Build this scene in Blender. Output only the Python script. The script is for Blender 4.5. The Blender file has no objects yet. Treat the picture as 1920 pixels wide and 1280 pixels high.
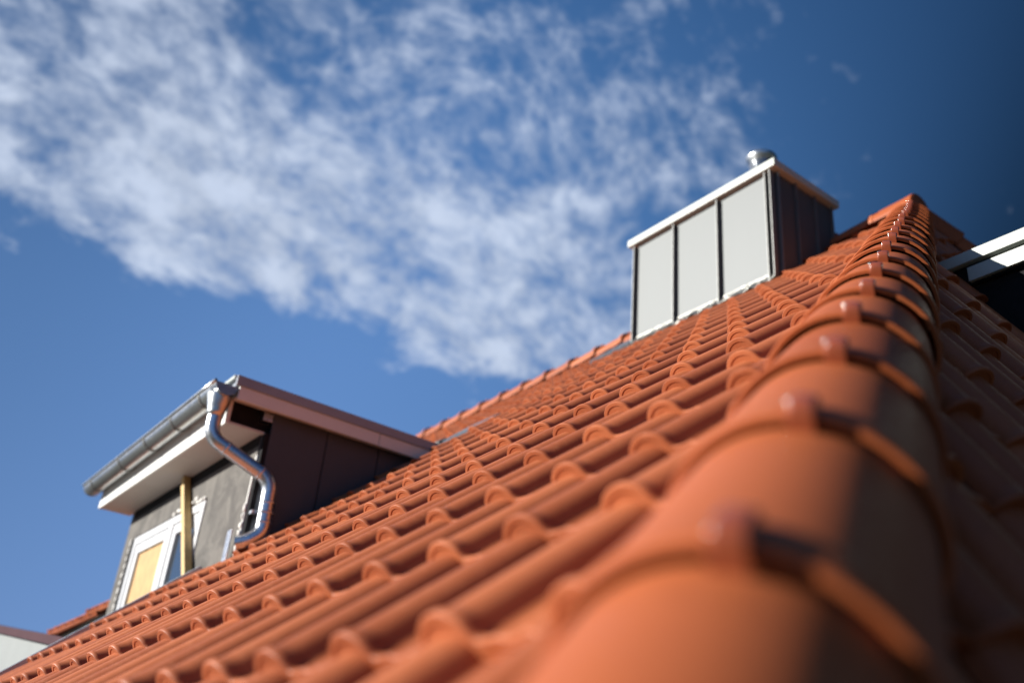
import bpy, bmesh, math, random
import numpy as np
from mathutils import Vector, Matrix

random.seed(7)
RNG = np.random.RandomState(7)
SC = bpy.context.scene
COL = SC.collection

# ------------------------------------------------------------------ camera
# world: X along the main ridge (to the right), Y into the roof, Z up; metres
CAM_R = ((0.607, 0.790, 0.082), (-0.326, 0.342, -0.881), (-0.724, 0.509, 0.465))  # right, down, forward
CAM_C = Vector((1.146, -0.575, -0.224))
cam = bpy.data.cameras.new('camera')
cam.sensor_width = 36.0
cam.lens = 33.71
cam.clip_start = 0.01
cam.clip_end = 4000.0
cam.dof.use_dof = True
cam.dof.focus_distance = 3.3
cam.dof.aperture_fstop = 1.45
cam.dof.aperture_blades = 0
cam_o = bpy.data.objects.new('camera', cam)
COL.objects.link(cam_o)
_r, _d, _f = (Vector(v) for v in CAM_R)
_f.normalize(); _r = (_r - _f * _r.dot(_f)).normalized(); _d = _f.cross(_r)
cam_o.matrix_world = Matrix(((_r.x, -_d.x, -_f.x, CAM_C.x), (_r.y, -_d.y, -_f.y, CAM_C.y),
                             (_r.z, -_d.z, -_f.z, CAM_C.z), (0, 0, 0, 1)))
SC.camera = cam_o

# ------------------------------------------------------------------ view
SC.view_settings.view_transform = 'Standard'
SC.view_settings.look = 'None'
SC.view_settings.exposure = 1.1
SC.view_settings.gamma = 1.0
SC.view_settings.use_curve_mapping = False

# ------------------------------------------------------------------ sun and sky
SUN_AZ, SUN_EL = math.radians(28), math.radians(20)     # azimuth from -Y towards -X
SUN_DIR = Vector((-math.sin(SUN_AZ) * math.cos(SUN_EL), -math.cos(SUN_AZ) * math.cos(SUN_EL), math.sin(SUN_EL)))
sun = bpy.data.lights.new('sun', 'SUN')
sun.energy = 5.0
sun.angle = math.radians(0.53)
sun.color = (1.0, 0.95, 0.88)
sun_o = bpy.data.objects.new('sun', sun)
COL.objects.link(sun_o)
sun_o.rotation_euler = SUN_DIR.to_track_quat('Z', 'Y').to_euler()
sun_o.location = (-6, -9, 8)

world = bpy.data.worlds.new('World')
SC.world = world
world.use_nodes = True


class NT:
    """small helper to write node trees"""
    def __init__(s, tree):
        s.t = tree; s.n = tree.nodes; s.l = tree.links

    def node(s, typ, **kw):
        n = s.n.new(typ)
        for k, v in kw.items():
            setattr(n, k, v)
        return n

    def put(s, sock, v):
        if hasattr(v, 'links') or isinstance(v, bpy.types.NodeSocket):
            s.l.new(v, sock)
        else:
            sock.default_value = v

    def math(s, op, a, b=None, c=None, clamp=False):
        n = s.node('ShaderNodeMath', operation=op); n.use_clamp = clamp
        s.put(n.inputs[0], a)
        if b is not None: s.put(n.inputs[1], b)
        if c is not None: s.put(n.inputs[2], c)
        return n.outputs[0]

    def vmath(s, op, a, b=None):
        n = s.node('ShaderNodeVectorMath', operation=op)
        s.put(n.inputs[0], a)
        if b is not None: s.put(n.inputs[1], b)
        return n.outputs['Value'] if op in ('DOT_PRODUCT', 'LENGTH') else n.outputs[0]

    def step(s, v, lo, hi, out0=0.0, out1=1.0):
        n = s.node('ShaderNodeMapRange', interpolation_type='SMOOTHSTEP')
        s.put(n.inputs[0], v)
        for k, x in zip((1, 2, 3, 4), (lo, hi, out0, out1)): n.inputs[k].default_value = x
        return n.outputs[0]

    def noise(s, vec, scale, detail=4.0, rough=0.55, dist=0.0):
        n = s.node('ShaderNodeTexNoise')
        if vec is not None: s.l.new(vec, n.inputs['Vector'])
        n.inputs['Scale'].default_value = scale
        n.inputs['Detail'].default_value = detail
        n.inputs['Roughness'].default_value = rough
        n.inputs['Distortion'].default_value = dist
        return n.outputs['Fac']

    def mix(s, fac, a, b, mode='MIX'):
        n = s.node('ShaderNodeMix', data_type='RGBA', blend_type=mode)
        s.put(n.inputs[0], fac); s.put(n.inputs[6], a); s.put(n.inputs[7], b)
        return n.outputs[2]


SKY_STRENGTH = 0.050
w = NT(world.node_tree)
w.n.clear()
sky = w.node('ShaderNodeTexSky', sky_type='NISHITA')
sky.sun_disc = False
sky.sun_elevation = SUN_EL
sky.sun_rotation = math.pi + SUN_AZ
sky.altitude = 200.0
sky.air_density = 1.0
sky.dust_density = 0.3
sky.ozone_density = 2.0
tc = w.node('ShaderNodeTexCoord')
sep = w.node('ShaderNodeSeparateXYZ')
w.l.new(tc.outputs['Generated'], sep.inputs[0])
dz = w.math('MAXIMUM', sep.outputs[2], 0.03)
px = w.math('DIVIDE', sep.outputs[0], dz)
py = w.math('DIVIDE', sep.outputs[1], dz)
comb = w.node('ShaderNodeCombineXYZ')
w.l.new(px, comb.inputs[0]); w.l.new(py, comb.inputs[1])
P = comb.outputs[0]                                     # position on a flat cloud layer
# soft warp of the layer
wn = w.node('ShaderNodeTexNoise'); wn.inputs['Scale'].default_value = 2.2; wn.inputs['Detail'].default_value = 3
w.l.new(P, wn.inputs['Vector'])
warp = w.vmath('MULTIPLY', w.vmath('SUBTRACT', wn.outputs['Color'], (0.5, 0.5, 0.5)), (0.35, 0.35, 0.0))
Pw = w.vmath('ADD', P, warp)
Dir = tc.outputs['Generated']
wn2 = w.node('ShaderNodeTexNoise'); wn2.inputs['Scale'].default_value = 6.0; wn2.inputs['Detail'].default_value = 2
w.l.new(Dir, wn2.inputs['Vector'])
Dir2 = w.vmath('MULTIPLY', Dir, (1.0, 0.62, 1.0))
Dw = w.vmath('ADD', Dir2, w.vmath('MULTIPLY', w.vmath('SUBTRACT', wn2.outputs['Color'], (0.5, 0.5, 0.5)), (0.06, 0.06, 0.06)))
n_big = w.noise(Dw, 4.6, 3, 0.5)
n_cell = w.noise(Dw, 22.0, 5, 0.60)
n_fine = w.noise(Dw, 62.0, 4, 0.60)
dens = w.math('ADD', w.math('MULTIPLY', n_big, 0.36), w.math('MULTIPLY', n_cell, 0.42))
dens = w.math('ADD', dens, w.math('MULTIPLY', n_fine, 0.22))
dens = w.math('ADD', w.math('MULTIPLY', w.math('SUBTRACT', dens, 0.5), 2.5), 0.5)
wx = w.math('ADD', px, w.math('MULTIPLY', w.math('SUBTRACT', w.math('ADD', n_big, n_cell), 1.0), 0.34))
A = w.math('ADD', wx, w.math('SUBTRACT', 2.025, w.math('MULTIPLY', py, 0.159)))
q = w.math('ADD', py, w.math('MULTIPLY', px, 1.05))
m1 = w.step(A, -0.12, 0.24)
m2 = w.step(A, 0.30, 1.05, 1.0, 0.66)
m3 = w.step(q, -0.25, 0.62, 1.0, 0.12)
m4 = w.step(A, 1.0, 1.7, 1.0, 0.0)
mask = w.math('MULTIPLY', w.math('MULTIPLY', m1, m2), w.math('MULTIPLY', m3, m4))
cover = w.math('ADD', dens, w.math('MULTIPLY', w.math('SUBTRACT', mask, 0.66), 0.62))
alpha = w.step(cover, 0.34, 0.95, 0.0, 0.95)
hsv = w.node('ShaderNodeHueSaturation')
hsv.inputs['Saturation'].default_value = 1.22
hsv.inputs['Hue'].default_value = 0.513
hsv.inputs['Value'].default_value = 1.75
w.l.new(sky.outputs[0], hsv.inputs['Color'])
shade = w.step(n_cell, 0.3, 0.75, 0.82, 1.05)
ccol = w.vmath('SCALE', (6.7, 7.7, 9.4)); w.l.new(shade, ccol.node.inputs['Scale'])
# added dimming of clear sky away from the sun, overhead and near it; weakens fill
gam = w.vmath('DOT_PRODUCT', Dir, tuple(SUN_DIR))
sky_dim = w.step(gam, -0.37, 0.24, 0.045, 1.28)
sky_dim = w.math('MULTIPLY', sky_dim, w.step(sep.outputs[2], 0.40, 0.88, 1.0, 0.28))
sky_dim = w.math('MULTIPLY', sky_dim, w.step(gam, 0.20, 0.62, 1.06, 0.60))
blue = w.vmath('SCALE', w.vmath('MULTIPLY', hsv.outputs[0], (2.45, 3.5, 3.5))); w.l.new(sky_dim, blue.node.inputs['Scale'])
blue = w.vmath('DIVIDE', blue, w.vmath('ADD', w.vmath('MULTIPLY', blue, (0.45, 0.25, 0.12)), (1.0, 1.0, 1.0)))
side = w.step(gam, 0.18, 0.55, 1.0, 0.80)
bl2 = w.vmath('SCALE', blue); w.l.new(side, bl2.node.inputs['Scale'])
skyc = w.mix(alpha, bl2, ccol)
bg = w.node('ShaderNodeBackground'); bg.inputs['Strength'].default_value = SKY_STRENGTH
w.l.new(w.vmath('MULTIPLY', skyc, (0.82, 0.82, 0.84)), bg.inputs['Color'])
wo = w.node('ShaderNodeOutputWorld')
w.l.new(bg.outputs[0], wo.inputs['Surface'])

# ------------------------------------------------------------------ frames of the roof
PITCH = math.radians(40.0)
CP, SP = math.cos(PITCH), math.sin(PITCH)
TW, TL = 0.2251, 0.345                                  # tile cover width and length
HIP_T = 0.386                                           # run of the hip per metre up the slope
EA, EU, EN = Vector((1, 0, 0)), Vector((0, CP, SP)), Vector((0, -SP, CP))
PITCH2 = math.atan(SP / HIP_T)
A2, U2, N2 = Vector((0, 1, 0)), Vector((-math.cos(PITCH2), 0, math.sin(PITCH2))), Vector((math.sin(PITCH2), 0, math.cos(PITCH2)))
HIP_E = Vector((-HIP_T, CP, SP)).normalized()
HIP_B = (EN + N2).normalized()
HIP_B = (HIP_B - HIP_E * HIP_B.dot(HIP_E)).normalized()
HIP_M = HIP_B.cross(HIP_E)                              # sideways
if HIP_M.x < 0: HIP_M = -HIP_M                          # points to the end slope
CREST0 = Vector((0.737, 0, 0)) + EU * (-0.080) + EN * 0.044
HIP0 = CREST0 - HIP_B * (0.094 / HIP_B.dot(EN))
RIDGE_U = 17.7 * TL
RIDGE_Y, RIDGE_Z = RIDGE_U * CP, RIDGE_U * SP
APEX = HIP0 + HIP_E * ((RIDGE_U - HIP0.dot(EU)) / HIP_E.dot(EU))


def S1(x, u, h=0.0):
    return EA * x + EU * u + EN * h


def frame(ax, ay, az, o):
    return Matrix(((ax.x, ay.x, az.x, o.x), (ax.y, ay.y, az.y, o.y), (ax.z, ay.z, az.z, o.z), (0, 0, 0, 1)))


def project(p):
    d = Vector(p) - CAM_C
    z = d.dot(_f)
    return (960 + 1797.7 * d.dot(_r) / max(z, 1e-4), 640 + 1797.7 * d.dot(_d) / max(z, 1e-4), z)


# ------------------------------------------------------------------ object helpers
def empty(name, label, cat, loc=(0, 0, 0), group=None):
    o = bpy.data.objects.new(name, None)
    o.empty_display_size = 0.1
    o.location = loc
    COL.objects.link(o)
    o['label'] = label; o['category'] = cat
    if group: o['group'] = group
    return o


def link(name, me, mats, parent=None, matrix=None, label=None):
    o = bpy.data.objects.new(name, me)
    COL.objects.link(o)
    if mats is not None and not me.materials:
        for m in (mats if isinstance(mats, (list, tuple)) else [mats]): me.materials.append(m)
    set_parent(o, parent, matrix)
    if label: o['label'] = label
    return o


WM = {}


def set_parent(o, parent, matrix=None):
    m = matrix if matrix is not None else Matrix.Identity(4)
    WM[o.name] = m.copy()
    if parent is not None:
        o.parent = parent
        pm = WM.get(parent.name)
        if pm is None: pm = Matrix.Translation(parent.location)
        o.matrix_local = pm.inverted() @ m
    else:
        o.matrix_world = m


def mesh_from(verts, faces, smooth=False, name='mesh'):
    me = bpy.data.meshes.new(name)
    me.from_pydata([tuple(v) for v in verts], [], faces)
    if smooth:
        me.polygons.foreach_set('use_smooth', [True] * len(me.polygons))
    me.update()
    return me


def bm_mesh(bm, smooth=False, recalc=True):
    if recalc: bmesh.ops.recalc_face_normals(bm, faces=bm.faces)
    me = bpy.data.meshes.new('mesh')
    bm.to_mesh(me); bm.free()
    if smooth: me.polygons.foreach_set('use_smooth', [True] * len(me.polygons))
    return me


def add_box(bm, lo, hi, M=None, bev=0.0):
    r = bmesh.ops.create_cube(bm, size=1.0)
    vs = r['verts']
    c = [(a + b) / 2 for a, b in zip(lo, hi)]; s = [b - a for a, b in zip(lo, hi)]
    for v in vs:
        v.co = Vector([v.co[k] * s[k] + c[k] for k in range(3)])
    if bev:
        es = list({e for v in vs for e in v.link_edges})
        rb = bmesh.ops.bevel(bm, geom=es, offset=bev, segments=2, affect='EDGES', profile=0.7)
        vs = list({v for f in rb['faces'] for v in f.verts} | {v for v in vs if v.is_valid})
    if M is not None:
        for v in vs:
            if v.is_valid: v.co = M @ v.co
    return vs


def box(name, mat, parent, lo, hi, M=None, bev=0.003, label=None):
    bm = bmesh.new()
    add_box(bm, lo, hi, M, bev)
    return link(name, bm_mesh(bm), mat, parent, None, label)


def tube(path, rad, seg=20, cap=True):
    """swept round tube; path: list of Vectors, rad: number or list"""
    bm = bmesh.new()
    rings = []
    n = len(path)
    up = None
    for i, p in enumerate(path):
        d = (path[min(i + 1, n - 1)] - path[max(i - 1, 0)]).normalized()
        if up is None:
            up = d.orthogonal().normalized()
        up = (up - d * up.dot(d)).normalized()
        sd = d.cross(up)
        r = rad[i] if isinstance(rad, (list, tuple)) else rad
        rings.append([bm.verts.new(p + (up * math.cos(2 * math.pi * k / seg) + sd * math.sin(2 * math.pi * k / seg)) * r) for k in range(seg)])
    for a, b in zip(rings, rings[1:]):
        for k in range(seg):
            f = bm.faces.new((a[k], a[(k + 1) % seg], b[(k + 1) % seg], b[k])); f.smooth = True
    if cap:
        bm.faces.new(rings[0][::-1]); bm.faces.new(rings[-1])
    return bm


def smooth_path(pts, r=0.08, n=6):
    """round the corners of a polyline"""
    out = [pts[0]]
    for a, b, c in zip(pts, pts[1:], pts[2:]):
        d1 = (a - b); d2 = (c - b)
        k = min(r, d1.length * 0.48, d2.length * 0.48)
        p, s = b + d1.normalized() * k, b + d2.normalized() * k
        for t in range(n + 1):
            t /= n
            out.append(p * (1 - t) ** 2 + b * 2 * t * (1 - t) + s * t * t)
    out.append(pts[-1])
    return out


# ------------------------------------------------------------------ materials
def material(name):
    m = bpy.data.materials.new(name); m.use_nodes = True
    t = NT(m.node_tree); t.n.clear()
    b = t.node('ShaderNodeBsdfPrincipled'); o = t.node('ShaderNodeOutputMaterial')
    t.l.new(b.outputs[0], o.inputs[0])
    return m, t, b


def clay(name, base, dark, light, rough, vary='OBJECT', spec=0.5, bump=0.0006):
    m, t, b = material(name)
    tc = t.node('ShaderNodeTexCoord')
    geo = t.node('ShaderNodeNewGeometry')
    pos = geo.outputs['Position']
    n1 = t.noise(pos, 5.0, 5, 0.6)
    n2 = t.noise(pos, 55.0, 4, 0.6)
    if vary == 'OBJECT':
        rnd = t.node('ShaderNodeObjectInfo').outputs['Random']
    else:
        rnd = t.node('ShaderNodeAttribute', attribute_name='tone').outputs['Fac']
    k = t.math('ADD', t.math('MULTIPLY', n1, 0.42), t.math('MULTIPLY', rnd, 0.58))
    c = t.mix(t.step(k, 0.25, 0.75), dark + (1,), base + (1,))
    c = t.mix(t.step(n2, 0.52, 0.80, 0.0, 0.45), c, light + (1,))
    dust = t.noise(pos, 240.0, 2, 0.5)
    c = t.mix(t.step(dust, 0.63, 0.75, 0.0, 0.35), c, tuple(x * 1.25 for x in light) + (1,))
    dirt = t.noise(pos, 18.0, 3, 0.7)
    c = t.mix(t.step(dirt, 0.62, 0.8, 0.0, 0.35), c, tuple(x * 0.55 for x in dark) + (1,))
    t.l.new(c, b.inputs['Base Color'])
    t.put(b.inputs['Roughness'], t.step(n2, 0.3, 0.7, rough - 0.06, rough + 0.08))
    b.inputs['Specular IOR Level'].default_value = spec
    bp = t.node('ShaderNodeBump'); bp.inputs['Strength'].default_value = 0.6; bp.inputs['Distance'].default_value = bump
    t.l.new(t.noise(pos, 320.0, 3, 0.6), bp.inputs['Height'])
    t.l.new(bp.outputs[0], b.inputs['Normal'])
    return m


def plain(name, col, rough=0.6, metal=0.0, var=0.15, scale=6.0, spec=0.5, bump=0.0, stretch=None, bscale=60.0, rv=1.0):
    m, t, b = material(name)
    geo = t.node('ShaderNodeNewGeometry')
    pos = geo.outputs['Position']
    if stretch: pos = t.vmath('MULTIPLY', pos, stretch)
    n = t.noise(pos, scale, 5, 0.6)
    f = t.noise(pos, scale * 9, 3, 0.6)
    k = t.math('ADD', t.math('MULTIPLY', n, 0.7), t.math('MULTIPLY', f, 0.3))
    lo = tuple(x * (1 - var) for x in col) + (1,); hi = tuple(min(1, x * (1 + var)) for x in col) + (1,)
    t.l.new(t.mix(t.step(k, 0.3, 0.7), lo, hi), b.inputs['Base Color'])
    t.put(b.inputs['Roughness'], t.step(f, 0.3, 0.7, max(0.03, rough - 0.05 * rv), min(1, rough + 0.07 * rv)))
    b.inputs['Metallic'].default_value = metal
    b.inputs['Specular IOR Level'].default_value = spec
    if bump:
        bp = t.node('ShaderNodeBump'); bp.inputs['Strength'].default_value = 0.7; bp.inputs['Distance'].default_value = bump
        t.l.new(t.noise(pos, bscale, 4, 0.6), bp.inputs['Height']); t.l.new(bp.outputs[0], b.inputs['Normal'])
    return m


M_TILE = clay('terracotta_tile', (0.350, 0.100, 0.036), (0.262, 0.068, 0.023), (0.40, 0.138, 0.060), 0.55, spec=0.3)
M_TILE_FAR = clay('terracotta_tile_far', (0.350, 0.100, 0.036), (0.262, 0.068, 0.023), (0.40, 0.138, 0.060), 0.55, vary='ATTR', spec=0.3)
M_CAP = clay('glazed_hip_tile', (0.325, 0.085, 0.029), (0.255, 0.062, 0.020), (0.35, 0.105, 0.04), 0.48, spec=0.16)
M_CLIP = plain('brown_coated_clip', (0.24, 0.055, 0.022), 0.22, 0.0, 0.1, 40, spec=0.8)
M_GLINT = plain('glint_steel', (0.6, 0.58, 0.55), 0.25, 1.0, 0.1, 50)
M_DECK = plain('dark_underlay', (0.03, 0.027, 0.025), 0.9, 0, 0.3, 10)
M_CHIM = plain('chimney_sheet', (0.100, 0.107, 0.109), 0.60, 0.7, 0.012, 3.0, rv=0.0, stretch=(1, 1, 0.25))
M_SEAM = plain('chimney_seam', (0.17, 0.175, 0.17), 0.5, 0.6, 0.05, 4.0)
M_CAPW = plain('cap_sheet', (0.37, 0.40, 0.37), 0.4, 0.0, 0.04, 5.0)
M_ZINC = plain('zinc', (0.52, 0.54, 0.55), 0.33, 1.0, 0.10, 9.0)
M_GALV = plain('galvanised_pipe', (0.55, 0.57, 0.60), 0.30, 1.0, 0.07, 14.0)
M_LEAD = plain('lead_flashing', (0.36, 0.41, 0.46), 0.42, 0.3, 0.2, 20.0, bump=0.002, bscale=30)
M_LEAD_DARK = plain('weathered_lead', (0.10, 0.12, 0.145), 0.5, 0.3, 0.2, 20.0, bump=0.002, bscale=30)
M_TRIM = plain('mauve_trim', (0.050, 0.022, 0.027), 0.7, 0.0, 0.1, 10.0, spec=0.1)
M_ALU = plain('crumpled_aluminium', (0.27, 0.27, 0.25), 0.42, 1.0, 0.2, 30.0, bump=0.014, bscale=40)
M_WHITE = plain('white_board', (0.58, 0.585, 0.56), 0.55, 0, 0.04, 4.0)
M_SOFFIT = plain('white_soffit', (0.48, 0.46, 0.43), 0.6, 0, 0.04, 3.0)
M_VERGE = plain('verge_trim', (0.22, 0.25, 0.30), 0.45, 0.0, 0.08, 8.0)
M_CHEEK = plain('dark_cladding', (0.036, 0.044, 0.056), 0.55, 0.0, 0.1, 4.0)
M_BLACK = plain('matt_black', (0.010, 0.010, 0.011), 0.85, 0, 0.3, 20, spec=0.15)  # felt strips, plus black set in for shaded hollows
M_FRAME = plain('white_window_frame', (0.50, 0.51, 0.52), 0.35, 0, 0.03, 8.0)
M_STUD = plain('sawn_timber', (0.44, 0.305, 0.118), 0.6, 0, 0.14, 6.0, stretch=(6, 6, 0.7))
M_OSB = plain('yellow_board', (0.37, 0.225, 0.082), 0.65, 0, 0.22, 22.0, stretch=(1, 1, 0.45))
M_WOOD = plain('grey_batten', (0.24, 0.20, 0.14), 0.8, 0, 0.3, 10.0)
M_FOAM = plain('mounting_foam', (0.56, 0.55, 0.52), 0.8, 0, 0.08, 40, bump=0.006, bscale=60)
M_WALLP = plain('white_parapet', (0.165, 0.18, 0.178), 0.7, 0, 0.05, 3.0)
M_CONC = plain('pale_concrete', (0.55, 0.54, 0.52), 0.85, 0, 0.1, 5.0)
M_GROUND = plain('ground', (0.035, 0.04, 0.028), 0.95, 0, 0.3, 0.2)

# grey base coat render with trowel marks and damp patches
M_RENDER, t, b = material('grey_base_coat')
pos = t.node('ShaderNodeNewGeometry').outputs['Position']
na = t.noise(pos, 5.0, 6, 0.65, 0.8); nb = t.noise(pos, 22.0, 4, 0.6, 1.2)
c = t.mix(t.step(na, 0.35, 0.68), (0.062, 0.058, 0.053, 1), (0.122, 0.114, 0.102, 1))
c = t.mix(t.step(nb, 0.55, 0.75, 0.0, 0.5), c, (0.045, 0.042, 0.039, 1))
t.l.new(c, b.inputs['Base Color']); b.inputs['Roughness'].default_value = 0.9
bp = t.node('ShaderNodeBump'); bp.inputs['Distance'].default_value = 0.004; bp.inputs['Strength'].default_value = 0.8
t.l.new(nb, bp.inputs['Height']); t.l.new(bp.outputs[0], b.inputs['Normal'])

M_GLASS, t, b = material('window_glass')
b.inputs['Base Color'].default_value = (0.03, 0.04, 0.05, 1)
b.inputs['Roughness'].default_value = 0.03
b.inputs['Specular IOR Level'].default_value = 1.0
b.inputs['Metallic'].default_value = 0.0
b.inputs['Coat Weight'].default_value = 1.0
b.inputs['Coat IOR'].default_value = 1.9

# ------------------------------------------------------------------ ground
bm = bmesh.new()
for v in ((-1500, -1500), (1500, -1500), (1500, 1500), (-1500, 1500)): bm.verts.new((v[0], v[1], -7.0))
bm.faces.new(bm.verts)
g = link('ground', bm_mesh(bm), M_GROUND)
g['kind'] = 'structure'

# ------------------------------------------------------------------ tile shape
# local: x across, y up the slope from the visible lower edge, z off the roof; z = 0 is the top of the lower lip
PROF = [(-0.0530, -0.0520), (-0.0520, -0.0430), (-0.0490, -0.0320), (-0.0430, -0.0205), (-0.0340, -0.0115), (-0.0235, -0.0050),
        (-0.0120, -0.0012), (0.0, 0.0), (0.0120, -0.0011), (0.0235, -0.0045), (0.0340, -0.0106), (0.0425, -0.0190),
        (0.0480, -0.0280), (0.0520, -0.0365), (0.0570, -0.0430), (0.0650, -0.0465), (0.0740, -0.0450), (0.0830, -0.0410),
        (0.0930, -0.0405), (0.1030, -0.0440), (0.1120, -0.0465), (0.1210, -0.0440), (0.1330, -0.0405), (0.1460, -0.0405),
        (0.1570, -0.0445), (0.1700, -0.0520)]
PROF_LO = [PROF[k] for k in (0, 2, 3, 5, 7, 9, 11, 12, 13, 15, 17, 19, 22, 25)]
TILT = 0.022 / TL
BODY = -0.0050                                          # the roll behind the lip


def offset_profile(prof, d):
    out = []
    n = len(prof)
    for k, (x, z) in enumerate(prof):
        x0, z0 = prof[max(k - 1, 0)]; x1, z1 = prof[min(k + 1, n - 1)]
        tx, tz = x1 - x0, z1 - z0
        L = math.hypot(tx, tz)
        out.append((x + tz / L * d, z - tx / L * d))
    return out


def tile_geometry(hi=True):
    prof = PROF if hi else PROF_LO
    body = offset_profile(prof, -BODY)

    # the lower edge of the flat part is a thick raised nose

    def lip(pr):
        out = []
        for x, z in pr:
            if x > 0.046:
                k = min(1.0, (x - 0.046) / 0.10)
                z = max(z, -0.0402 - 0.0060 * k)
            out.append((x, z))
        return out
    prof0 = prof
    prof = lip(prof0)
    edge = offset_profile(prof, 0.0020)
    in1 = offset_profile(prof, 0.0115)
    in2 = offset_profile(prof, 0.0125)
    in3 = offset_profile(prof, 0.0278)
    n = len(prof)
    V, F, smooth = [], [], []

    def ring(pr, y):
        s = len(V)
        V.extend((x, y, z - TILT * y) for x, z in pr)
        return s

    def strip(a, b_, sm):
        for k in range(n - 1):
            F.append((a + k, a + k + 1, b_ + k + 1, b_ + k)); smooth.append(sm)

    if hi:
        rs = [ring(p, y) for p, y in ((edge, 0.0), (prof, 0.0022), (prof, 0.0125), (offset_profile(lip(prof0), -BODY * 0.8), 0.019), (body, 0.040), (body, 0.395))]
        for p, q_ in zip(rs, rs[1:]): strip(p, q_, True)
        strip(ring(in1, 0.0), ring(edge, 0.0), False)
        strip(ring(in2, 0.0018), ring(in1, 0.0), False)
        strip(ring(in3, 0.0026), ring(in2, 0.0018), False)
        strip(ring(in3, 0.385), ring(in3, 0.0026), True)
    else:
        rs = [ring(p, y) for p, y in ((prof, 0.0), (prof, 0.0125), (offset_profile(lip(prof0), -BODY * 0.8), 0.019), (body, 0.040), (body, 0.395))]
        for p, q_ in zip(rs, rs[1:]): strip(p, q_, True)
        strip(ring(in1, 0.0), ring(prof, 0.0), False)
        strip(ring(in3, 0.006), ring(in1, 0.002), False)
    return V, F, smooth


TV, TF, TS = tile_geometry(True)
LV, LF, LS = tile_geometry(False)
TILE_ME = mesh_from(TV, TF, name='roof_tile')
TILE_ME.polygons.foreach_set('use_smooth', TS)
TILE_ME.materials.append(M_TILE)


def clipped(V, F, S, cuts):
    """copy of a tile with everything on the far side of each (point, normal) plane, in tile space, cut away"""
    bm = bmesh.new()
    vs = [bm.verts.new(v) for v in V]
    for f, s in zip(F, S):
        bm.faces.new([vs[k] for k in f]).smooth = s
    for co, no in cuts:
        bmesh.ops.bisect_plane(bm, geom=bm.verts[:] + bm.edges[:] + bm.faces[:], dist=1e-5, plane_co=co, plane_no=no, clear_outer=True)
    return bm


# ------------------------------------------------------------------ the roof
roof = empty('tiled_roof', 'large orange clay tiled roof with a hip rising from the foreground to the chimney', 'roof', (0, 0, 0))


def deck_poly(pts):
    return [tuple(p) for p in pts]


# underlay under the tiles
def add_poly(bm, pts):
    bm.faces.new([bm.verts.new(p) for p in pts])


HD = -0.092
bm = bmesh.new()
lowu = -3.0
k_low = (lowu - HIP0.dot(EU)) / HIP_E.dot(EU)
hip_low = HIP0 + HIP_E * k_low
dz_ = EN * (-0.035)
RECESS_X, RECESS_L = -4.56, -6.62
add_poly(bm, [S1(RECESS_X, lowu, HD), S1(hip_low.x, lowu, HD), APEX + dz_, S1(RECESS_X, RIDGE_U, HD)])
add_poly(bm, [S1(-8.12, 9.6 * TL, HD), S1(RECESS_X, 9.6 * TL, HD), S1(RECESS_X, RIDGE_U, HD), S1(-8.12, RIDGE_U, HD)])
add_poly(bm, [S1(-8.12, lowu, HD), S1(RECESS_L, lowu, HD), S1(RECESS_L, 9.6 * TL, HD), S1(-8.12, 9.6 * TL, HD)])
# end slope, back slope
far_hip_low = Vector((hip_low.x, 2 * APEX.y - hip_low.y, hip_low.z))
add_poly(bm, [hip_low - N2 * 0.035, far_hip_low - N2 * 0.035, APEX - N2 * 0.035])
add_poly(bm, [APEX + Vector((0, 0, -0.05)), far_hip_low + Vector((0, 0, -0.05)), Vector((-8.12, far_hip_low.y, far_hip_low.z - 0.05)), Vector((-8.12, APEX.y, APEX.z - 0.05))])
link('underlay', bm_mesh(bm, recalc=False), M_DECK, roof)

YW_FRONT = 0.98
# where tiles go
CH_X0, CH_X1, CH_Y0, CH_Y1 = -3.665, -2.280, 3.964, 4.620
tiles = []                                              # (kind, matrix, centre, clip?)
for j in range(-9, 18):
    for i in range(-36, 9):
        x, u = i * TW, j * TL
        if j <= 4 and -30 < i < -20: continue
        if 5 <= j <= 9 and -30 < i < -18: continue
        if j == 17 and u + 0.2 > RIDGE_U + 0.3: continue
        if i <= -30 and (u + 0.10) * CP < YW_FRONT: continue  # the low wall stands here
        if 15 <= j <= 17 and -16 <= i <= -11: continue   # chimney
        if j == 10 and i in (-19, -18): continue  # roof window
        o = S1(x, u)
        tiles.append(('main', frame(EA, EU, EN, o), o))
for j in range(-12, 16):
    for i in range(-14, 40):
        o = HIP0 + N2 * 0.05 + A2 * (i * TW + 0.06) + U2 * (j * TL + 0.12)
        tiles.append(('end', frame(A2, U2, N2, o), o))

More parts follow.
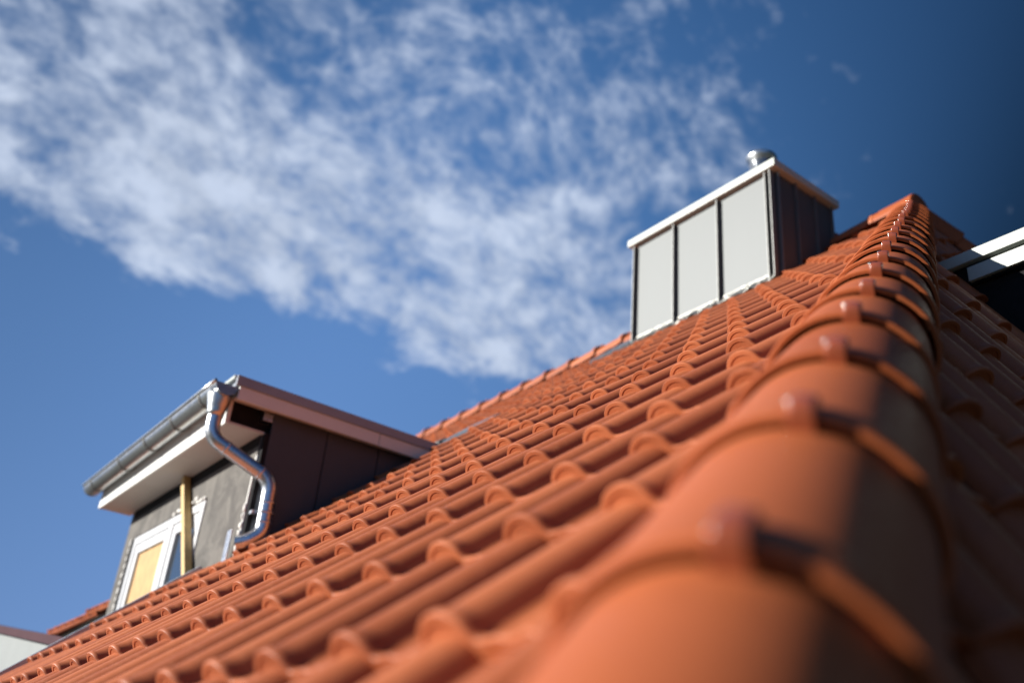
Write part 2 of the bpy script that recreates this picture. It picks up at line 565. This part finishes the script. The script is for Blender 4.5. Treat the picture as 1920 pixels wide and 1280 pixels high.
placed = []
for kind, Mx, o in tiles:
    # signed distances of the tile's corners to the hip (positive: beyond it)
    sgn = 1 if kind == 'main' else -1
    ds = []
    for cx in (-0.053, 0.17):
        for cy in (0.0, 0.395):
            p = Mx @ Vector((cx, cy, -0.03))
            d1 = (p - HIP0).dot(HIP_M) * sgn + 0.020
            ds.append(d1)
    if min(ds) > -0.02: continue
    clip = [(HIP0 - HIP_M * (0.020 * sgn), HIP_M * sgn)] if max(ds) > 0 else []
    if kind == 'end':
        # the far hip of the end slope
        m2 = Vector((HIP_M.x, -HIP_M.y, HIP_M.z))
        ds = [(Mx @ Vector((cx, cy, -0.03)) - APEX).dot(m2) * -1 + 0.02 for cx in (-0.053, 0.17) for cy in (0.0, 0.395)]
        if min(ds) > -0.02: continue
        if max(ds) > 0: clip.append((APEX + m2 * 0.02, -m2))
    else:
        top = (o.dot(EU) + 0.395) - (RIDGE_U + 0.02)
        if o.dot(EU) > RIDGE_U - 0.06: continue
        if top > 0: clip.append((S1(0, RIDGE_U + 0.01), EU))
    c = Mx @ Vector((0.05, 0.17, -0.03))
    sx, sy, sz = project(c)
    seen = 0.0
    if sz > 0.15 and -120 < sx < 2040 and -60 < sy < 1400:
        seen = 1797.7 * TW / sz
        if kind == 'end':
            # behind the caps unless it lies to their right
            if (c - CAM_C).dot(N2) > 0.0 or sx < 1690: seen = 0.0
            seen *= 0.6
        # behind the dormer
        elif o.x < -4.1 and sz > 5 and o.dot(EU) > 9 * TL: seen *= 0.4
    if kind == 'main' and -30.5 < o.x / TW < -29.5 and o.dot(EU) < 5.5 * TL: clip = clip + [(Vector((-6.708, 0, 0)), Vector((1, 0, 0)))]
    placed.append((seen, kind, Mx, clip))

placed.sort(key=lambda r: -r[0])
NEAR = [r for r in placed[:300] if r[0] > 0]
REST = placed[len(NEAR):]


def clip_local(Mx, clip):
    inv = Mx.inverted(); rot = inv.to_3x3()
    return [(inv @ co, rot @ no) for co, no in clip]


def wobble(Mx, s=1.0):
    a, b_, c_ = RNG.normal(0, 1, 3)
    return Mx @ Matrix.Translation((0.0016 * a * s, 0.0035 * b_ * s, 0.0010 * c_ * s)) @ Matrix.Rotation(0.006 * c_ * s, 4, 'Z') @ Matrix.Rotation(0.006 * b_ * s, 4, 'Y')


for seen, kind, Mx, clip in NEAR:
    if clip:
        me = bm_mesh(clipped(TV, TF, TS, clip_local(Mx, clip)), recalc=False)
        if not len(me.polygons): continue
        me.materials.append(M_TILE)
    else:
        me = TILE_ME
        Mx = wobble(Mx)
    link('roof_tile', me, None, roof, Mx)

LVn = np.array(LV)
av, af, asm, tone = [], [], [], []
nv = 0
for seen, kind, Mx, clip in REST:
    if clip:
        bm = clipped(LV, LF, LS, clip_local(Mx, clip))
        bm.verts.index_update()
        vv = np.array([v.co[:] for v in bm.verts]) if len(bm.verts) else np.zeros((0, 3))
        ff = [[v.index for v in f.verts] for f in bm.faces]
        ss = [f.smooth for f in bm.faces]
        bm.free()
        if not ff: continue
    else:
        vv, ff, ss = LVn, LF, LS
        Mx = wobble(Mx)
    Mn = np.array(Mx)
    av.append(vv @ Mn[:3, :3].T + Mn[:3, 3])
    af.extend([[k + nv for k in f] for f in ff]); asm.extend(ss)
    tone.append(np.full(len(vv), RNG.rand()))
    nv += len(vv)
me = bpy.data.meshes.new('roof_tiles')
me.from_pydata(np.concatenate(av).tolist(), [], af)
me.polygons.foreach_set('use_smooth', asm)
at = me.attributes.new('tone', 'FLOAT', 'POINT'); at.data.foreach_set('value', np.concatenate(tone).astype(np.float32))
o = link('roof_tiles', me, M_TILE_FAR, roof)
o['kind'] = 'stuff'

# ------------------------------------------------------------------ hip and ridge caps
CAP_COVER = 0.36
CAP_R = 0.140


def cap_geometry(nseg=26, length=0.405, end=False, collar=False):
    """half-round tapering cap with a collar at its lower end; local y runs up the hip, z off the roof"""
    V, F, S = [], [], []
    R = CAP_R

    def ring(y, k, off=0.0, zs=0.0):
        s = len(V)
        for q_ in range(nseg + 1):
            a = math.radians(-96 + 192 * q_ / nseg)
            r = R * k - off
            V.append((math.sin(a) * r, y, math.cos(a) * r * 0.97 - 0.004 + zs))
        return s

    def strip(a, b_, sm):
        for q_ in range(nseg):
            F.append((a + q_, a + q_ + 1, b_ + q_ + 1, b_ + q_)); S.append(sm)
    outer = [(0.0, 1.022), (0.0025, 1.032), (0.008, 1.038), (0.024, 1.036), (0.045, 1.024), (0.080, 1.006), (0.12, 0.996), (0.2, 0.978), (length, 0.935)]
    if collar:
        outer = [(0.0, 1.10), (0.003, 1.12), (0.010, 1.13), (0.032, 1.13), (0.038, 1.11), (0.042, 1.02), (0.06, 1.0), (0.2, 0.965), (length, 0.90)]
    idx = [ring(y, k) for y, k in outer]
    for a, b_ in zip(idx, idx[1:]): strip(a, b_, True)
    f0, f1 = ring(0.0, 1.022, 0.008), ring(0.0, 1.022)
    strip(f0, f1, False)
    u0, u1 = ring(0.35, 0.93, 0.010), ring(0.0, 1.022, 0.008)
    strip(u0, u1, True)
    if end:                                             # closed end piece
        s = len(V)
        V.append((0, -0.012, 0.0))
        for q_ in range(nseg): F.append((s, idx[0] + q_ + 1, idx[0] + q_)); S.append(True)
    return V, F, S


CV, CF, CS = cap_geometry()
CAP_ME = mesh_from(CV, CF, name='hip_tile'); CAP_ME.polygons.foreach_set('use_smooth', CS); CAP_ME.materials.append(M_CAP)
EV, EF, ES = cap_geometry(end=True)
END_ME = mesh_from(EV, EF, name='end_tile'); END_ME.polygons.foreach_set('use_smooth', ES); END_ME.materials.append(M_CAP)
GV, GF, GS = cap_geometry(collar=True)
RIDGE_ME = mesh_from(GV, GF, name='ridge_tile'); RIDGE_ME.polygons.foreach_set('use_smooth', GS); RIDGE_ME.transform(Matrix.Diagonal((0.76, 1.0, 0.76, 1.0))); RIDGE_ME.materials.append(M_TILE)


def clip_mesh():
    """bent strap over the joint of two caps, with rounded shoulders"""
    bm = bmesh.new()
    prof = [(-0.0135, -0.010), (-0.0135, 0.003), (-0.0122, 0.0055), (-0.0100, 0.0065), (0.0100, 0.0065), (0.0122, 0.0055), (0.0135, 0.003), (0.0135, -0.010)]
    rows = []
    for y, dz__ in ((-0.012, -0.020), (-0.011, -0.004), (-0.007, 0.0), (0.030, 0.0), (0.040, -0.003), (0.046, -0.010)):
        rows.append([bm.verts.new((x, y, CAP_R - 0.0005 + z + dz__)) for x, z in prof])
    for a, b_ in zip(rows, rows[1:]):
        for k in range(len(prof) - 1):
            bm.faces.new((a[k], a[k + 1], b_[k + 1], b_[k])).smooth = True
    bm.faces.new(rows[0][::-1]); bm.faces.new(rows[-1])
    return bm_mesh(bm)


CLIP_ME = clip_mesh(); CLIP_ME.materials.append(M_CLIP)
bm = bmesh.new()
bmesh.ops.create_uvsphere(bm, u_segments=12, v_segments=8, radius=0.0056)  # steel bead added on each clip to catch a sun glint
for v in bm.verts: v.co.z *= 0.55
GLINT_ME = bm_mesh(bm, True); GLINT_ME.materials.append(M_GLINT)

n_caps = int((APEX - HIP0).dot(HIP_E) / CAP_COVER) + 1
HIPX = HIP_E.cross(HIP_B)                               # right handed frame: x, y = up the hip, z = off the roof
CAP_DROP = 0.148                                        # crest of the clip above the cap axis
for n in range(-3, n_caps):
    oo = CREST0 + HIP_E * (CAP_COVER * n - 0.015) - HIP_B * CAP_DROP + HIP_M * 0.016
    if (oo + HIP_E * 0.25).dot(HIP_E) > APEX.dot(HIP_E) + 0.05: break
    Mx = frame(HIPX, HIP_E, HIP_B, oo)
    Mx = Mx @ Matrix.Translation((RNG.normal(0, 0.002), 0, RNG.normal(0, 0.001))) @ Matrix.Rotation(RNG.normal(0, 0.012), 4, 'Y') @ Matrix.Rotation(-0.010, 4, 'X')
    c = link('hip_tile', CAP_ME, None, roof, Mx)
    k = link('clip', CLIP_ME, None, c, Mx @ Matrix.Rotation(-0.115 + RNG.normal(0, 0.02), 4, 'Y') @ Matrix.Translation((0, 0, 0.0045)))
    link('glint_bead', GLINT_ME, None, c, Mx @ Matrix.Rotation(-0.115, 4, 'Y') @ Matrix.Translation((-0.0095, 0.004, CAP_R + 0.0082)))
# far hip of the end slope
e2 = Vector((HIP_T, CP, -SP)).normalized()
b2 = Vector((HIP_B.x, -HIP_B.y, HIP_B.z))
for n in range(1, 12):
    oo = APEX + e2 * (CAP_COVER * n) - b2 * 0.02
    Mx = frame((-e2).cross(b2), -e2, b2, oo) @ Matrix.Rotation(-0.03, 4, 'X')
    link('hip_tile', CAP_ME, None, roof, Mx)
# main ridge
RZ = RIDGE_Z - 0.066
link('end_tile', END_ME, None, roof, frame(Vector((0, 1, 0)), Vector((-1, 0, 0)), Vector((0, 0, 1)), Vector((APEX.x + 0.10, RIDGE_Y, RZ + 0.005))) @ Matrix.Scale(0.86, 4))
x = APEX.x - 0.20
while x > -8.0:
    Mx = frame(Vector((0, 1, 0)), Vector((-1, 0, 0)), Vector((0, 0, 1)), Vector((x, RIDGE_Y, RZ))) @ Matrix.Rotation(RNG.normal(0, 0.01), 4, 'Y') @ Matrix.Rotation(-0.03, 4, 'X')
    c = link('ridge_tile', RIDGE_ME, None, roof, Mx)
    link('clip', CLIP_ME, None, c, Mx @ Matrix.Translation((0, 0, -0.13 * CAP_R + 0.003)))
    x -= 0.365

# metal edge of the tiles along the roof terrace, and the far side of it
FR = frame(EA, EU, EN, Vector((0, 0, 0)))
box('edge_flashing', M_LEAD, roof, (-4.605, -2.6, -0.14), (-4.560, 5.02 * TL, -0.004), FR)
box('cheek_flashing', M_LEAD, roof, (-4.046, 5.05 * TL, -0.10), (-3.955, 9.35 * TL, -0.052), FR)
box('verge_batten', M_WOOD, roof, (-6.80, 1.10, -0.100), (-6.700, 5.6 * TL, -0.058), FR)
box('verge_board', M_BLACK, roof, (-6.78, 1.10, -0.36), (-6.72, 5.6 * TL, -0.102), FR)
# roof window low in the tiles above the dormer
box('roof_window', M_LEAD_DARK, roof, (-4.24, 10.05 * TL, -0.09), (-3.86, 10.95 * TL, -0.012), FR, bev=0.006)
box('corner_cap', M_ALU, roof, (-4.30, 10.00 * TL, -0.05), (-4.20, 10.2 * TL, 0.002), FR, bev=0.006)
box('back_gutter', M_LEAD_DARK, roof, (-5.2, 9.45 * TL, -0.08), (-3.9, 9.72 * TL, -0.018), FR, bev=0.004)

# ------------------------------------------------------------------ chimney
chim = empty('chimney', 'tall grey sheet metal clad chimney with standing seams standing at the roof ridge', 'chimney', (-2.97, 4.29, 3.2))
Z0, Z1 = 2.95, 4.178
xs = [CH_X0, -3.224, -2.781, CH_X1]
for a, b_ in zip(xs, xs[1:]):
    box('panel', M_CHIM, chim, (a + 0.002, CH_Y0, Z0), (b_ - 0.002, CH_Y0 + 0.02, Z1), bev=0.002)
ys = [CH_Y0 + 0.022, 4.19, 4.41, CH_Y1]
for a, b_ in zip(ys, ys[1:]):
    box('panel', M_CHIM, chim, (CH_X1 - 0.02, a + 0.002, Z0), (CH_X1, b_ - 0.002, Z1), bev=0.002)
box('panel', M_CHIM, chim, (CH_X0, CH_Y0 + 0.022, Z0), (CH_X0 + 0.02, CH_Y1, Z1), bev=0.002)
box('panel', M_CHIM, chim, (CH_X0 + 0.022, CH_Y1 - 0.02, Z0), (CH_X1 - 0.022, CH_Y1, Z1), bev=0.002)
for xx in (CH_X0 + 0.004, -3.224, -2.781, CH_X1 - 0.052, CH_X1 - 0.006):
    box('seam', M_SEAM, chim, (xx - 0.004, CH_Y0 - 0.040, Z0), (xx + 0.004, CH_Y0 - 0.001, Z1), bev=0.0015)
for yy in (CH_Y0 + 0.03, 4.19, 4.41, CH_Y1 - 0.01):
    box('seam', M_SEAM, chim, (CH_X1 + 0.001, yy - 0.004, Z0), (CH_X1 + 0.026, yy + 0.004, Z1), bev=0.0015)
box('cap_plate', M_CAPW, chim, (-3.722, 3.915, 4.190), (-2.232, 4.668, 4.250), bev=0.004)
box('cap_underlay', M_BLACK, chim, (CH_X0 + 0.01, CH_Y0 + 0.01, 4.179), (CH_X1 - 0.01, CH_Y1 - 0.01, 4.189), bev=0)
bm = tube([Vector((-2.60, 4.25, 4.30)), Vector((-2.60, 4.25, 4.62))], 0.092, 32)
pipe = link('flue_pipe', bm_mesh(bm, False), M_GALV, chim)
bm = bmesh.new()
prof = [(0.088, 4.565), (0.093, 4.577), (0.114, 4.605), (0.120, 4.625), (0.116, 4.637), (0.108, 4.631), (0.08, 4.615)]
rings = [[bm.verts.new((-2.60 + r * math.cos(2 * math.pi * k / 36), 4.25 + r * math.sin(2 * math.pi * k / 36), z)) for k in range(36)] for r, z in prof]
for a, b_ in zip(rings, rings[1:]):
    for k in range(36): bm.faces.new((a[k], a[(k + 1) % 36], b_[(k + 1) % 36], b_[k])).smooth = True
link('flue_rim', bm_mesh(bm), M_ZINC, pipe)
# dressed flashing at its foot
u0 = CH_Y0 / CP
bm = bmesh.new()
nx = 40
rowsv = []
for k in range(nx + 1):
    xx = -3.70 + (1.42) * k / nx
    wv = 0.006 * math.sin(k * 2.1) + RNG.normal(0, 0.003)
    rowsv.append([bm.verts.new(S1(xx, u0 - 0.075 + RNG.normal(0, 0.012), -0.012 + wv)), bm.verts.new(S1(xx, u0 - 0.045, 0.000 + wv)), bm.verts.new(S1(xx, u0 - 0.002, 0.006)), bm.verts.new((xx, CH_Y0 - 0.003, S1(xx, u0, 0).z + 0.022))])
for a, b_ in zip(rowsv, rowsv[1:]):
    for k in range(3): bm.faces.new((a[k], b_[k], b_[k + 1], a[k + 1]))
link('apron_flashing', bm_mesh(bm), M_ALU, chim)
box('saddle_flashing', M_LEAD_DARK, chim, (-4.15, u0 - 0.05, -0.03), (-3.70, u0 + 0.42, 0.004), FR, bev=0.003)

# ------------------------------------------------------------------ front dormer
YD, XC, XL = 1.354, -4.050, -6.48
ZS = 1.832
dorm = empty('flat_roofed_dormer', 'unfinished flat roofed dormer with grey render, white fascia and dark side cladding', 'dormer', (-5.2, 1.9, 1.1))
# front wall round the window opening
WX0, WX1, WZ1 = -6.225, -4.828, 1.580
bm = bmesh.new()
add_box(bm, (XL, YD, 0.2), (WX0 - 0.03, YD + 0.16, ZS))
add_box(bm, (WX1 + 0.02, YD, 0.2), (XC - 0.055, YD + 0.16, ZS))
add_box(bm, (WX0 - 0.03, YD, WZ1 + 0.012), (WX1 + 0.02, YD + 0.16, ZS))
link('front_wall', bm_mesh(bm), M_RENDER, dorm)
box('corner_strip', M_WHITE, dorm, (XC - 0.054, YD - 0.006, 0.9), (XC - 0.040, YD + 0.02, 1.70), bev=0.001)
box('corner_felt', M_BLACK, dorm, (XC - 0.039, YD + 0.004, 0.9), (XC - 0.002, YD + 0.12, ZS), bev=0.001)
# thin black strip along the wall top under the soffit
box('dark_band', M_BLACK, dorm, (XL + 0.06, YD - 0.004, 1.765), (XC - 0.06, YD - 0.0005, ZS - 0.001), bev=0)
box('left_wall', M_RENDER, dorm, (XL, YD + 0.162, 0.2), (XL + 0.15, 2.6, 1.98), bev=0)
box('back_lining', M_BLACK, dorm, (XL + 0.2, YD + 0.4, 0.2), (XC - 0.2, YD + 0.42, 1.80), bev=0)
# cheek cladding
ys = [YD + 0.03, 1.752, 2.118, 2.52]
for a, b_ in zip(ys, ys[1:]):
    box('cladding_panel', M_CHEEK, dorm, (XC - 0.02, a + 0.004, 0.9), (XC, b_ - 0.004, 1.965), bev=0.002)
box('cladding_backing', M_BLACK, dorm, (XC - 0.045, YD + 0.13, 0.9), (XC - 0.022, 2.52, 1.965), bev=0)
# soffit in three sheets, fascia, solid black block for the shaded hollow of the eave box
xs = [-6.60, -5.72, -4.86, XC - 0.03]
for a, b_ in zip(xs, xs[1:]):
    box('soffit_board', M_SOFFIT, dorm, (a + 0.002, 1.137, ZS), (b_ - 0.002, YD + 0.01, ZS + 0.012), bev=0.001)
box('fascia_board', M_WHITE, dorm, (-6.60, 1.115, ZS - 0.004), (XC - 0.03, 1.136, 2.03), bev=0.002)
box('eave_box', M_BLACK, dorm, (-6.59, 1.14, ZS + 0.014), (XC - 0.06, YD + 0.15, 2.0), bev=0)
box('end_bracket', M_GALV, dorm, (XC - 0.06, YD - 0.03, 1.905), (XC - 0.001, YD + 0.03, 1.955), bev=0.002)
# roof sheet and verge
box('roof_sheet', M_VERGE, dorm, (-6.62, 1.10, 2.035), (-3.985, 2.52, 2.082), bev=0.003)
box('verge_drip', M_VERGE, dorm, (-3.984, 1.088, 2.030), (-3.962, 2.50, 2.090), bev=0.003)
for a, b_ in ((1.118, 2.068), (2.072, 2.46)):
    box('verge_board', M_WHITE, dorm, (-3.992, a, 1.948), (-3.972, b_, 2.029), bev=0.002)
box('verge_soffit', M_SOFFIT, dorm, (XC - 0.02, 1.12, 1.967), (-3.993, 2.48, 1.979), bev=0.001)
box('front_drip', M_CAPW, dorm, (-6.62, 1.075, 2.070), (-3.984, 1.099, 2.092), bev=0.002)

# gutter: half-round trough with bead, end caps, brackets and outlet
GX0, GX1 = -6.66, -3.985


def gutter_c(xx):
    k = (xx - GX0) / (GX1 - GX0)
    return Vector((xx, 1.045, 1.990 + 0.030 * k))


bm = bmesh.new()
seg = 16
R_G = 0.068
rings = []
for xx in np.linspace(GX0, GX1, 24):
    c = gutter_c(xx)
    ring = []
    for rr in (R_G, R_G - 0.003):
        ring.append([bm.verts.new(c + Vector((0, -math.cos(math.pi * k / seg) * rr, -math.sin(math.pi * k / seg) * rr))) for k in range(seg + 1)])
    rings.append(ring)
for a, b_ in zip(rings, rings[1:]):
    for k in range(seg):
        bm.faces.new((a[0][k], b_[0][k], b_[0][k + 1], a[0][k + 1])).smooth = True
        bm.faces.new((a[1][k], a[1][k + 1], b_[1][k + 1], b_[1][k])).smooth = True
for ends in (rings[0], rings[-1]):
    bm.faces.new(ends[0])
gut = link('gutter', bm_mesh(bm, recalc=False), M_ZINC, dorm)
bm = tube([gutter_c(xx) + Vector((0, -R_G - 0.004, 0.004)) for xx in np.linspace(GX0, GX1, 12)], 0.009, 12)
link('gutter_bead', bm_mesh(bm), M_ZINC, gut)
for xx in (-4.26, -4.745, -5.25, -5.80, -6.46):
    c = gutter_c(xx)
    bm = bmesh.new()
    prev = None
    for k in range(13):
        a = math.pi * (k / 12 * 1.0)
        ring = []
        for dx in (-0.012, 0.012):
            for rr in (R_G + 0.001, R_G + 0.005):
                ring.append(bm.verts.new(c + Vector((dx, -math.cos(a) * rr, -math.sin(a) * rr))))
        if prev:
            p0, p1, p2, p3 = prev; r0, r1, r2, r3 = ring
            for f in ((p0, p1, r1, r0), (p2, r2, r3, p3), (p1, p3, r3, r1), (p0, r0, r2, p2)): bm.faces.new(f)
        prev = ring
    link('bracket', bm_mesh(bm), M_SEAM, gut)
# downpipe: outlet funnel, swan neck and shoe
gx = -4.075
bm = tube([Vector((gx, 1.045, 1.985)), Vector((gx, 1.045, 1.955)), Vector((gx, 1.045, 1.90)), Vector((gx, 1.045, 1.865)), Vector((gx, 1.045, 1.84))],
          [0.072, 0.070, 0.058, 0.050, 0.048], 24)
link('outlet', bm_mesh(bm), M_ZINC, gut)
pts = [Vector((gx, 1.045, 1.87)), Vector((gx, 1.047, 1.715)), Vector((-3.985, 1.425, 1.535)), Vector((-3.985, 1.435, 1.225)), Vector((-4.00, 1.365, 1.165)), Vector((-4.03, 1.315, 1.145))]
path = smooth_path(pts, 0.085, 8)
bm = tube(path, 0.043, 24, cap=False)
dp = link('downpipe', bm_mesh(bm), M_GALV, dorm)
for c, d in ((Vector((gx, 1.045, 1.862)), Vector((0, 0, -1))), (Vector((-4.05, 1.15, 1.666)), (pts[2] - pts[1]).normalized()), (Vector((-4.0, 1.36, 1.566)), (pts[2] - pts[1]).normalized()),
             (Vector((-3.985, 1.432, 1.40)), Vector((0, 0, -1))), (Vector((-3.985, 1.434, 1.285)), Vector((0, 0, -1)))):
    bm = tube([c - d * 0.008, c - d * 0.006, c + d * 0.006, c + d * 0.008], [0.0435, 0.0465, 0.0465, 0.0435], 24, cap=False)
    link('joint_ring', bm_mesh(bm), M_GALV, dp)
bm = tube([Vector((-3.985, 1.434, 1.335)), Vector((-3.985, 1.434, 1.345))], 0.051, 20)
add_box(bm, (-4.06, 1.36, 1.330), (-4.01, 1.40, 1.350))
link('pipe_clamp', bm_mesh(bm), M_GALV, dp)
bm = tube([path[-1] + Vector((0.006, 0.018, 0.004)), path[-1] + Vector((0.003, 0.008, 0.002))], 0.0415, 20)
link('pipe_mouth', bm_mesh(bm), M_BLACK, dp)  # black plug standing for the shade inside the pipe end

# window
wx = box('window', M_FRAME, dorm, (WX0, YD - 0.004, 0.3), (WX0 + 0.055, YD + 0.07, WZ1), bev=0.003)
bm = bmesh.new()
add_box(bm, (WX0 + 0.056, YD - 0.004, WZ1 - 0.055), (WX1 - 0.056, YD + 0.07, WZ1), None, 0.003)
add_box(bm, (WX1 - 0.055, YD - 0.004, 0.3), (WX1, YD + 0.07, WZ1), None, 0.003)
add_box(bm, (-5.455, YD - 0.004, 0.3), (-5.385, YD + 0.07, WZ1 - 0.056), None, 0.003)
link('frame', bm_mesh(bm), M_FRAME, wx)


def sash(x0, x1, z1, gap):
    bm = bmesh.new()
    add_box(bm, (x0, YD + 0.004, 0.3), (x0 + gap, YD + 0.055, z1), None, 0.004)
    add_box(bm, (x1 - gap, YD + 0.004, 0.3), (x1, YD + 0.055, z1), None, 0.004)
    add_box(bm, (x0 + gap + 0.001, YD + 0.004, z1 - gap), (x1 - gap - 0.001, YD + 0.055, z1), None, 0.004)
    link('sash', bm_mesh(bm), M_FRAME, wx)


sash(-6.165, -5.460, 1.520, 0.070)
sash(-5.380, -4.888, 1.520, 0.070)
box('boarded_pane', M_OSB, wx, (-6.094, YD + 0.022, 0.3), (-5.531, YD + 0.034, 1.449), bev=0, label='yellow wooden board filling the left window sash')
box('pane', M_GLASS, wx, (-5.309, YD + 0.022, 0.3), (-4.959, YD + 0.030, 1.449), bev=0)
box('frame_felt', M_BLACK, wx, (WX0 - 0.075, YD - 0.003, 0.3), (WX0 - 0.002, YD + 0.06, WZ1 + 0.004), bev=0)
# foam beads round the frame
bm = bmesh.new()


def blob(p, s):
    r = bmesh.ops.create_icosphere(bm, subdivisions=2, radius=1.0)
    for v in r['verts']:
        k = 1 + RNG.normal(0, 0.10)
        v.co = Vector((v.co.x * s[0] * k, v.co.y * s[1] * k, v.co.z * s[2] * k)) + Vector(p)


for k in range(11):
    blob((WX1 - 0.03 - k * 0.055 + RNG.normal(0, 0.01), YD - 0.002, WZ1 + 0.016 + abs(RNG.normal(0, 0.014))), (0.020 + RNG.rand() * 0.025, 0.010, 0.008 + RNG.rand() * 0.010))
for k in range(12):
    blob((WX0 - 0.085 + RNG.normal(0, 0.006), YD - 0.002, WZ1 - 0.02 - k * 0.06), (0.009 + RNG.rand() * 0.008, 0.010, 0.016 + RNG.rand() * 0.018))
link('foam_bead', bm_mesh(bm, True), M_FOAM, dorm)['kind'] = 'stuff'
bm = bmesh.new()
for k in range(7):
    blob((XC - 0.056 + RNG.normal(0, 0.006), YD - 0.006, 1.36 - k * 0.045 + RNG.normal(0, 0.008)), (0.010 + RNG.rand() * 0.010, 0.010, 0.014 + RNG.rand() * 0.02))
link('foam_bead', bm_mesh(bm, True), M_FOAM, dorm)['kind'] = 'stuff'
box('metal_bracket', M_GALV, dorm, (-4.185, YD - 0.045, 1.02), (-4.125, YD - 0.035, 1.245), bev=0.002)

# timber prop leaning under the soffit
def prop_between(p, q_, sx_, sy_):
    d = (q_ - p); L = d.length; d.normalize()
    xa = Vector((1, 0, 0)); xa = (xa - d * xa.dot(d)).normalized(); ya = d.cross(xa)
    bm = bmesh.new()
    add_box(bm, (-sx_ / 2, -sy_ / 2, 0), (sx_ / 2, sy_ / 2, L), frame(xa, ya, d, p), 0.003)
    return bm_mesh(bm)


me = prop_between(Vector((-4.475, 1.312, 0.70)), Vector((-5.262, 1.322, ZS - 0.016)), 0.046, 0.050)
prop = link('timber_prop', me, M_STUD)
prop['label'] = 'yellow timber post propped under the dormer soffit in front of the window'
prop['category'] = 'timber post'

# ------------------------------------------------------------------ low wall in the terrace below the dormer
low = empty('low_wall', 'pale rendered wall with a dark mauve metal coping at the lower left of the roof', 'wall', (-6.2, 0.86, 0.0))
YW = 0.80
LOW_Z, LOW_M = 0.581, 0.1425                               # height at x = -5, gentle fall to the right


def wall_z(xx):
    return LOW_Z - LOW_M * (xx + 5.0)


bm = bmesh.new()
for y_ in (YW, YW + 0.16):
    for xx, zz in ((-9.0, -0.4), (-4.95, -0.4), (-4.95, wall_z(-4.95)), (-9.0, wall_z(-9.0))): bm.verts.new((xx, y_, zz))
bm.verts.ensure_lookup_table()
v = bm.verts
for f in ((0, 1, 2, 3), (7, 6, 5, 4), (0, 4, 5, 1), (1, 5, 6, 2), (2, 6, 7, 3), (3, 7, 4, 0)): bm.faces.new([v[k] for k in f])
link('wall_panel', bm_mesh(bm), M_WALLP, low)
bm = bmesh.new()
for y_ in (YW - 0.03, YW + 0.19):
    for xx, dz_2 in ((-9.0, 0.002), (-4.90, 0.002), (-4.90, 0.056), (-9.0, 0.056)): bm.verts.new((xx, y_, wall_z(xx) + dz_2))
bm.verts.ensure_lookup_table()
v = bm.verts
for f in ((0, 1, 2, 3), (7, 6, 5, 4), (0, 4, 5, 1), (1, 5, 6, 2), (2, 6, 7, 3), (3, 7, 4, 0)): bm.faces.new([v[k] for k in f])
link('coping', bm_mesh(bm), M_TRIM, low)
box('terrace_floor', M_CONC, roof, (-6.66, -2.6, -0.35), (-4.60, 1.34, -0.30), bev=0)  # unseen floor, put in pale to bounce light upwards

# ------------------------------------------------------------------ second dormer on the end slope
dorm2 = empty('side_dormer', 'flat roofed dormer with white metal verge on the shaded end slope at the right edge', 'dormer', (0.0, 4.6, 1.8))
Y2 = 3.15
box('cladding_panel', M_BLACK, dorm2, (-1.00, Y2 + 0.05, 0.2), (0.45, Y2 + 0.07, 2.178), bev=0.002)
box('front_wall', M_RENDER, dorm2, (0.46, Y2 + 0.05, -0.6), (0.60, Y2 + 1.6, 2.178), bev=0)
box('roof_sheet', M_ZINC, dorm2, (-1.1, Y2 + 0.026, 2.288), (0.85, Y2 + 1.7, 2.312), bev=0.002)
box('verge_drip', M_CAPW, dorm2, (-0.90, Y2 - 0.012, 2.280), (0.85, Y2 + 0.024, 2.336), bev=0.003)
box('verge_board', M_CAPW, dorm2, (-0.640, Y2 + 0.002, 2.188), (0.80, Y2 + 0.022, 2.259), bev=0.002)
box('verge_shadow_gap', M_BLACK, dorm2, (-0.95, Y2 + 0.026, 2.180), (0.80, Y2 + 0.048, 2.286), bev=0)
box('side_flashing', M_LEAD_DARK, dorm2, (-0.95, Y2 + 0.010, 1.80), (-0.66, Y2 + 0.020, 2.186), bev=0.003)
